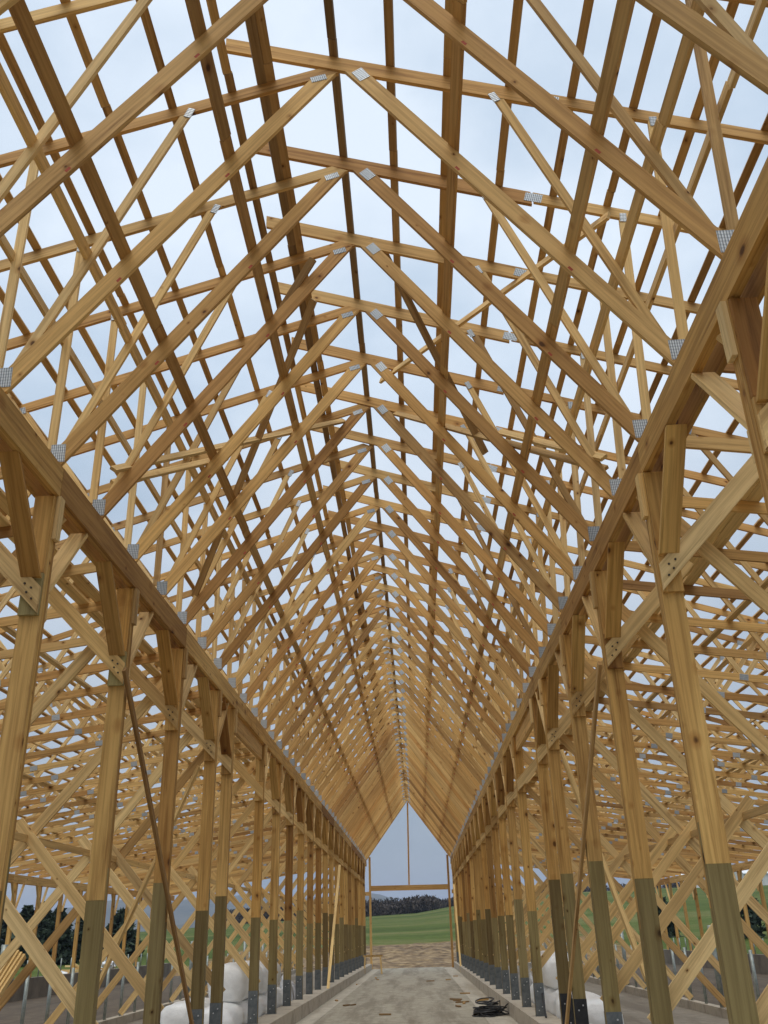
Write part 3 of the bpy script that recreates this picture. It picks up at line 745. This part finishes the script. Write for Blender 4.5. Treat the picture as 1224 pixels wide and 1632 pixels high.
roll((-3.36, 23.4, .62), 2.6, .37, .33, 'white wrapped roll on top of the far end of the shorter-side stack', 6)
roll((3.34, 17.9, 0), 2.3, .38, .37, 'white wrapped roll on the floor at the front of the overshot-side stack', 7)
roll((3.34, 20.4, 0), 2.3, .38, .35, 'white wrapped roll on the floor behind the front one, overshot side', 8)
roll((3.34, 21.6, .66), 2.6, .38, .34, 'white wrapped roll lying on top of the overshot-side stack', 9)
roll((3.34, 22.9, 0), 2.3, .37, .35, 'white wrapped roll at the far end of the overshot-side stack', 10)
def crumple(loc, ln, hgt, depth, label, seed):
    rnd = random.Random(seed); nu, nv = 26, 16; v, f = [], []
    ph = [rnd.uniform(0, 6.28) for _ in range(6)]
    for j in range(nv+1):
        t = j/nv
        for i in range(nu+1):
            u = i/nu; prof = (math.sin(u*math.pi)**.5)*(.75+.25*math.sin(u*9+ph[0]))
            z = hgt*prof*(1-abs(2*t-1)**2.2)+rnd.uniform(-.02, .02)
            x = (t-.5)*depth+.05*math.sin(7*u+ph[1]+5*t)+rnd.uniform(-.018, .018)
            v.append((x, (u-.5)*ln, max(0, z)))
    f = [(j*(nu+1)+i, j*(nu+1)+i+1, (j+1)*(nu+1)+i+1, (j+1)*(nu+1)+i) for j in range(nv) for i in range(nu)]
    o = inst('plastic_sheet', mk('plastic_sheet', v, f, M_film), loc=loc)
    tag(o, label, 'plastic sheet')
crumple((-3.15, 26.4, -.05), 1.7, 1.05, .40, 'crumpled clear wrap heaped past the shorter-side rolls', 21)
crumple((-3.16, 28.4, -.06), 1.6, .85, .38, 'smaller crumpled wrap heap further along the shorter-side posts', 22)
crumple((3.15, 25.2, -.04), 1.7, 1.0, .38, 'crumpled clear wrap heaped past the overshot-side rolls', 23)

# ------------------------------------------------------------------ cable heap, red can, scrap, sawhorse
def tube(name, pts, r, mat, n=6):
    v, f = [], []
    for i, p in enumerate(pts):
        p = Vector(p); a = Vector(pts[max(0, i-1)]); b = Vector(pts[min(len(pts)-1, i+1)])
        d = (b-a).normalized(); u = d.cross(Vector((0, 0, 1)) if abs(d.z) < .9 else Vector((1, 0, 0))).normalized(); w_ = d.cross(u)
        for j in range(n):
            q = p+u*r*math.cos(j*6.2832/n)+w_*r*math.sin(j*6.2832/n); v.append(tuple(q))
    for i in range(len(pts)-1):
        for j in range(n): f.append((i*n+j, i*n+(j+1) % n, (i+1)*n+(j+1) % n, (i+1)*n+j))
    me = mk(name, v, f, mat)
    for p in me.polygons: p.use_smooth = True
    return me
rnd = random.Random(5); pts = []; nloop = 30
for i in range(nloop*18):
    a = i/18*6.2832; L_ = i//18
    if i % 18 == 0: c = (rnd.gauss(0, .11), rnd.gauss(0, .16)); rr = rnd.uniform(.17, .36); tl = (rnd.uniform(-.35, .35), rnd.uniform(-.35, .35)); z0 = .03+L_/nloop*.40*rnd.uniform(.35, 1)
    if i == 0: cc, cr_, ct, cz = c, rr, tl, z0
    k = .12; cc = (cc[0]+(c[0]-cc[0])*k, cc[1]+(c[1]-cc[1])*k); cr_ += (rr-cr_)*k; ct = (ct[0]+(tl[0]-ct[0])*k, ct[1]+(tl[1]-ct[1])*k); cz += (z0-cz)*k
    x = cc[0]+cr_*1.1*math.cos(a); y = cc[1]+cr_*1.3*math.sin(a)
    pts.append((x, y, max(.016, cz+ct[0]*(x-cc[0])*.5+ct[1]*(y-cc[1])*.5+rnd.uniform(-.004, .004))))
for t in range(24):
    pts.append((.30+t*.035, -.1-t*.03+.1*math.sin(t*.4), max(.016, .05+.30*math.sin(min(1, t/16)*3.14159/1.2))))
o = inst('cable_heap', tube('cable_heap', [(a*.85, b*.85, c*.8) for a, b, c in pts], .014, M_cable), loc=(2.02, 24.2, fz(24.2)))
tag(o, 'tangled heap of black cable on the floor border by the posts', 'cable')
o = inst('black_hose', tube('black_hose', [(2.72+.03*math.sin(t*.3), 20.3-.10*t, 1.05-.052*t+.10*math.sin(t*.16)) for t in range(16)], .02, M_cable))
tag(o, 'black hose draped between a post and the white rolls', 'hose')
o = board('scrap_stick', (2.02, 29.2, fz(29)+.03), (2.36, 29.5, fz(29)+.03), .05, .035, (0, 0, 1), M_purlin); tag(o, 'short scrap stick lying on the floor border near the cable', 'scrap')
rnd = random.Random(31)
for i in range(16):
    px = rnd.choice((rnd.uniform(1.3, 2.35), rnd.uniform(-2.35, -1.5), rnd.uniform(-2.2, 2.2))); py = rnd.uniform(24, 48); a = rnd.uniform(0, 3.14); ln = rnd.uniform(.06, .22)
    d = Vector((math.cos(a), math.sin(a), 0))*ln; c = Vector((px, py, fz(py)+.022))
    o = board('floor_offcut', c-d, c+d, .036, rnd.uniform(.03, .09), (0, 0, 1), rnd.choice((M_dark, M_purlin)))
    tag(o, 'small wood offcut dropped on the alley floor', 'offcut', 'offcuts on the alley floor')
# red jerry can
def rounded(name, sx, sy, sz, bev, mat):
    bm = bmesh.new(); bmesh.ops.create_cube(bm, size=1)
    for v in bm.verts: v.co = Vector((v.co.x*sx, v.co.y*sy, v.co.z*sz))
    bmesh.ops.bevel(bm, geom=list(bm.edges), offset=bev, segments=3, affect='EDGES', profile=.5)
    me = bpy.data.meshes.new(name); bm.to_mesh(me); bm.free(); me.materials.append(mat)
    for p in me.polygons: p.use_smooth = True
    return me
e = empty('fuel_can', (6.62, 18.55, fz(18.5)-.02), label='red plastic can with a yellow spout on the aisle floor', cat='can'); e.rotation_euler = (0, 0, .4)
inst('body', rounded('can_body', .42, .22, .34, .05, M_red), e, loc=(0, 0, .17))
inst('handle', tube('can_handle', [(-.12, 0, .33), (-.10, 0, .40), (0, 0, .42), (.06, 0, .40), (.08, 0, .33)], .018, M_red), e)
inst('spout', tube('can_spout', [(.13, 0, .33), (.15, 0, .38), (.20, 0, .43), (.27, 0, .44)], .022, M_yellow), e)
# sawhorse
e = empty('sawhorse', (-2.05, 52.7, fz(52.7)), label='pale wooden sawhorse near the far doorway', cat='sawhorse'); e.rotation_euler = (0, 0, .06)
board('top_rail', (-.52, 0, .86), (.52, 0, .86), .09, .09, (0, 0, 1), M_fresh, e)
for sx in (-1, 1):
    for sy in (-1, 1): board('leg', (sx*.40, sy*.04, .84), (sx*.46, sy*.27, .01), .075, .036, (1, 0, 0), M_fresh, e)
    board('spreader', (sx*.435, -.17, .42), (sx*.435, .17, .42), .07, .02, (0, 0, 1), M_fresh, e)
# scrap pile outside the knee wall
rnd = random.Random(11)
for i in range(46):
    px, py = rnd.gauss(-18.2, .7), rnd.gauss(55.5, 1.5); g = -.55+max(0, 1.5-.7*abs(px+18.2)-.35*abs(py-55.5))*rnd.uniform(.2, 1)
    a, el = rnd.uniform(0, 6.28), rnd.uniform(-.5, .5); ln = rnd.uniform(.5, 1.8)
    d = Vector((math.cos(a)*math.cos(el), math.sin(a)*math.cos(el), math.sin(el)))*ln/2
    c = Vector((px, py, g+.35))
    o = board('scrap_board', c-d, c+d, rnd.choice((.09, .14)), .038, (0, 0, 1), rnd.choice((M_fresh, M_pine, M_web)))
    tag(o, 'offcut in the scrap heap beyond the knee wall', 'offcut', 'offcuts in the scrap heap')
M_bluewh = plain('blue_white_wrap', (.5, .55, .6), (.75, .78, .8), 3, .5)
for i, (px, py, pz) in enumerate(((-19.1, 54.0, .05), (-17.4, 56.9, .45), (-18.0, 57.8, .1))):
    rnd2 = random.Random(i); bm = bmesh.new(); bmesh.ops.create_icosphere(bm, subdivisions=3, radius=.42)
    for v in bm.verts: v.co *= rnd2.uniform(.75, 1.15); v.co.z *= .6
    me = bpy.data.meshes.new('wrap_bundle'); bm.to_mesh(me); bm.free(); me.materials.append(M_bluewh)
    tag(inst('wrap_bundle', me, loc=(px, py, pz)), 'crumpled white wrapping among the scrap boards', 'wrapping', 'wrapping in the scrap heap')

# ------------------------------------------------------------------ trees and far farm
def leaf_tree(name, label, group, x, y, hgt, rad, n, mat, seed, conifer=True, leaf=.5):
    rnd = random.Random(seed); zg = GH(x, y)-.2
    e = empty(name, (x, y, zg), label=label, cat='tree', group=group)
    v, f = [], []; ns = 7
    for j in range(6):
        t = j/5
        for i in range(ns):
            r = (.035*hgt)*(1-t*.9)*.6; a = i*6.2832/ns; v.append((r*math.cos(a)+.04*hgt*.2*math.sin(t*3+seed), r*math.sin(a), t*hgt*.93))
    for j in range(5):
        for i in range(ns): f.append((j*ns+i, j*ns+(i+1) % ns, (j+1)*ns+(i+1) % ns, (j+1)*ns+i))
    # limbs
    for q in range(14):
        t = rnd.uniform(.15, .85); a = rnd.uniform(0, 6.28); ln = rad*(1-t*.8)*.85 if conifer else rad*.8
        b = Vector((0, 0, t*hgt)); d = Vector((math.cos(a), math.sin(a), .2 if conifer else .9)).normalized()*ln; k = len(v)
        sd_ = d.cross(Vector((0, 0, 1))).normalized()*.05*rad*.3
        v += [tuple(b+sd_), tuple(b-sd_), tuple(b+d)]; f.append((k, k+1, k+2)); v += [tuple(b+Vector((0, 0, .12))), tuple(b-Vector((0, 0, .12)))]; f.append((k+3, k+4, k+2))
    inst('trunk', mk('trunk', v, f, M_bark), e)
    v, f = [], []
    for i in range(n):
        if conifer:
            t = rnd.random()**.8; lay = (math.sin(t*38)*.16+.9); rr = rad*(1-t)**.75*lay*rnd.random()**.45+.1
            a = rnd.uniform(0, 6.28); c = Vector((rr*math.cos(a), rr*math.sin(a), (.05+.95*t)*hgt-.25*rr*.5))
        else:
            while True:
                p = Vector((rnd.uniform(-1, 1), rnd.uniform(-1, 1), rnd.uniform(-1, 1)))
                if p.length < 1 and (p.length > .35 or rnd.random() < .3): break
            lob = .8+.2*math.sin(p.x*5+seed)*math.sin(p.z*6+seed*2)
            c = Vector((p.x*rad*lob, p.y*rad*lob, hgt*.6+p.z*hgt*.4*lob))
        s_ = leaf*rnd.uniform(.5, 1.2); d1 = Vector((rnd.gauss(0, 1), rnd.gauss(0, 1), rnd.gauss(0, .7))).normalized()*s_; d2 = Vector((rnd.gauss(0, 1), rnd.gauss(0, 1), rnd.gauss(0, 1))).normalized()*s_*(.55 if conifer else .3)
        k = len(v); v += [tuple(c-d1), tuple(c+d2), tuple(c+d1), tuple(c-d2)]; f.append((k, k+1, k+2, k+3))
    inst('crown', mk('crown', v, f, mat), e)
rnd = random.Random(3)
for i in range(24):
    x = -64+i*1.55+rnd.uniform(-.6, .6); y = 92+rnd.uniform(-6, 6)
    leaf_tree('evergreen_tree', 'dark evergreen, '+nth(24-i)+' from the barn in the row beyond the meadow', 'evergreens beyond the meadow', x, y, rnd.uniform(3.8, 5.4), rnd.uniform(2.0, 2.8), 1500, M_leaf_dark, i+1, True, .42)
for i, (x, y, hh, rr) in enumerate(((27.5, 88, 4.2, 1.5), (30.2, 90, 4.8, 1.7), (34.5, 92, 3.6, 1.5), (37.2, 90, 4.6, 1.4), (40.6, 93, 4.9, 1.6), (44.3, 92, 4.4, 1.6), (48.0, 94, 5.0, 1.7), (24.0, 95, 3.4, 1.4))):
    leaf_tree('evergreen_bush', 'dark bushy evergreen behind the green field on the overshot side', 'evergreens beyond the green field', x, y, hh, rr, 700, M_leaf_dark, 40+i, True, .4)
# bare wood on the rise (one mass)
def bare_wood(name, spots, seed):
    rnd = random.Random(seed); v, f = [], []
    for (x, y, hgt, rad) in spots:
        zg = GH(x, y)-.5; b = Vector((x, y, zg))
        for q in range(150):
            while True:
                p = Vector((rnd.uniform(-1, 1), rnd.uniform(-1, 1), rnd.uniform(-1, 1)))
                if p.length < 1: break
            c = b+Vector((p.x*rad, p.y*rad, hgt*.56+p.z*hgt*.46)); s_ = rnd.uniform(.35, .9)
            d1 = Vector((rnd.gauss(0, .8), rnd.gauss(0, .8), .9)).normalized()*s_; d2 = Vector((rnd.gauss(0, 1), rnd.gauss(0, 1), .4)).normalized()*s_*.42
            k = len(v); v += [tuple(c-d1), tuple(c+d2), tuple(c+d1), tuple(c-d2)]; f.append((k, k+1, k+2, k+3))
        k = len(v); r = .35
        v += [tuple(b+Vector((-r, 0, 0))), tuple(b+Vector((r, 0, 0))), tuple(b+Vector((0, 0, hgt*.8))), tuple(b+Vector((0, -r, 0))), tuple(b+Vector((0, r, 0)))]
        f += [(k, k+1, k+2), (k+3, k+4, k+2)]
    tag(inst(name, mk(name, v, f, M_leaf_bare)), 'dark bare winter wood on the rise beyond the far doorway', 'wood', kind='stuff')
rnd = random.Random(9)
sp = [(rnd.uniform(-60, 6), rnd.uniform(300, 350), rnd.uniform(3.8, 6.0), rnd.uniform(2.2, 3.6)) for i in range(190)]
sp += [(rnd.uniform(4, 22), rnd.uniform(385, 410), rnd.uniform(2.5, 4), rnd.uniform(2.0, 3.0)) for i in range(40)]
sp += [(rnd.uniform(22, 190), rnd.uniform(395, 430), rnd.uniform(4, 6.5), rnd.uniform(2.5, 4)) for i in range(110)]
bare_wood('distant_wood', sp, 2)
# farm buildings across the field
M_hwall = plain('farm_wall', (.55, .55, .53), (.68, .68, .66), .6, .8)
M_hroof = plain('farm_roof', (.60, .62, .64), (.75, .77, .78), .6, .5)
M_win = plain('window_glass', (.02, .025, .03), (.05, .055, .06), 2, .15)
def farm(x, y, lx, ly, hw, hr, rz, label):
    e = empty('farm_building', (x, y, GH(x, y)-.2), label=label, cat='building', group='farm buildings across the field'); e.rotation_euler = (0, 0, rz)
    a, b = lx/2, ly/2
    v = [(-a, -b, 0), (a, -b, 0), (a, b, 0), (-a, b, 0), (-a, -b, hw), (a, -b, hw), (a, b, hw), (-a, b, hw), (-a, 0, hw+hr), (a, 0, hw+hr)]
    inst('wall', mk('wall', v, [(0, 1, 5, 4), (2, 3, 7, 6), (1, 2, 6, 9, 5), (3, 0, 4, 8, 7)], M_hwall), e)
    o_ = .4; v = [(-a-o_, -b-o_, hw-.12), (a+o_, -b-o_, hw-.12), (a+o_, 0, hw+hr+.06), (-a-o_, 0, hw+hr+.06), (a+o_, b+o_, hw-.12), (-a-o_, b+o_, hw-.12)]
    v += [(p[0], p[1], p[2]+.14) for p in v]
    inst('roof', mk('roof', v, [(6, 7, 8, 9), (9, 8, 10, 11), (0, 3, 2, 1), (3, 5, 4, 2), (0, 1, 7, 6), (5, 11, 10, 4), (0, 6, 9, 3), (3, 9, 11, 5), (1, 2, 8, 7), (2, 4, 10, 8)], M_hroof), e)
    for i in range(int(lx//3)):
        inst('window', box_mesh('farm_window', .9, .08, 1.0, M_win), e, loc=(-a+1.6+i*3, -b-.02, hw*.55))
farm(92, 262, 13, 7, 3.0, 2.2, .25, 'white farm building with a pale roof across the field')
farm(78, 270, 9, 6, 3.0, 2.0, -.3, 'smaller white farm house beside the pale-roofed building')
farm(110, 258, 10, 7, 2.8, 1.9, .1, 'low white shed at the end of the farm buildings')
# white pick-up by the knee wall
M_vpaint = plain('white_paint', (.70, .72, .72), (.78, .80, .80), .5, .25)
M_tyre = plain('tyre', (.012, .012, .012), (.03, .03, .03), 6, .8)
M_glass = plain('dark_glass', (.015, .02, .025), (.03, .035, .04), 2, .08)
tx, ty = 20.6, 31.0
e = empty('pickup_truck', (tx, ty, GH(tx, ty)), label='white pick-up truck parked outside the knee wall', cat='truck'); e.rotation_euler = (0, 0, 1.25)
prof = [(-2.6, .45), (-2.6, 1.02), (-.55, 1.05), (-.5, 1.08), (-.35, 1.72), (.75, 1.74), (1.25, 1.12), (2.35, 1.0), (2.55, .85), (2.6, .45)]
wd = .88
v = [(x, -wd, z) for x, z in prof]+[(x, wd, z) for x, z in prof]; n = len(prof)
inst('body', mk('truck_body', v, [tuple(range(n)), tuple(range(2*n-1, n-1, -1))]+[(i, i+n, (i+1) % n+n, (i+1) % n) for i in range(n)], M_vpaint), e)
for sy in (-1, 1):
    vv = [(-.28, sy*(wd+.006), 1.15), (.98, sy*(wd+.006), 1.15), (.68, sy*(wd+.006), 1.62), (-.2, sy*(wd+.006), 1.62)]
    inst('side_window', mk('truck_window', vv, [(0, 1, 2, 3)], M_glass), e)
    for wx in (-1.65, 1.7): inst('wheel', cyl_mesh('wheel', .37, .24, M_tyre, 18), e, loc=(wx, sy*(wd-.06), .37))
    inst('headlight', box_mesh('headlight', .05, .28, .16, M_boltl), e, loc=(2.585, sy*.62, .80))
vv = [(.785, -.78, 1.70), (.785, .78, 1.70), (1.225, .80, 1.17), (1.225, -.80, 1.17)]
inst('windscreen', mk('windscreen', [(x+.02, y, z+.01) for x, y, z in vv], [(0, 1, 2, 3)], M_glass), e)

# ------------------------------------------------------------------ damp air
mh = bpy.data.materials.new('haze'); mh.use_nodes = True; t = mh.node_tree; t.nodes.clear()
o_ = t.nodes.new('ShaderNodeOutputMaterial'); pv = t.nodes.new('ShaderNodeVolumePrincipled')
pv.inputs['Color'].default_value = (.62, .72, .95, 1); pv.inputs['Density'].default_value = .00016
t.links.new(pv.outputs[0], o_.inputs['Volume'])
x, y0_, y1_, z0_, z1_ = 12000, -9500, 12000, -70, 260
v = [(a, b, c) for a in (-x, x) for b in (y0_, y1_) for c in (z0_, z1_)]
o = inst('haze', mk('haze', v, [(0, 1, 3, 2), (4, 6, 7, 5), (0, 4, 5, 1), (2, 3, 7, 6), (0, 2, 6, 4), (1, 5, 7, 3)], mh)); tag(o, kind='stuff')
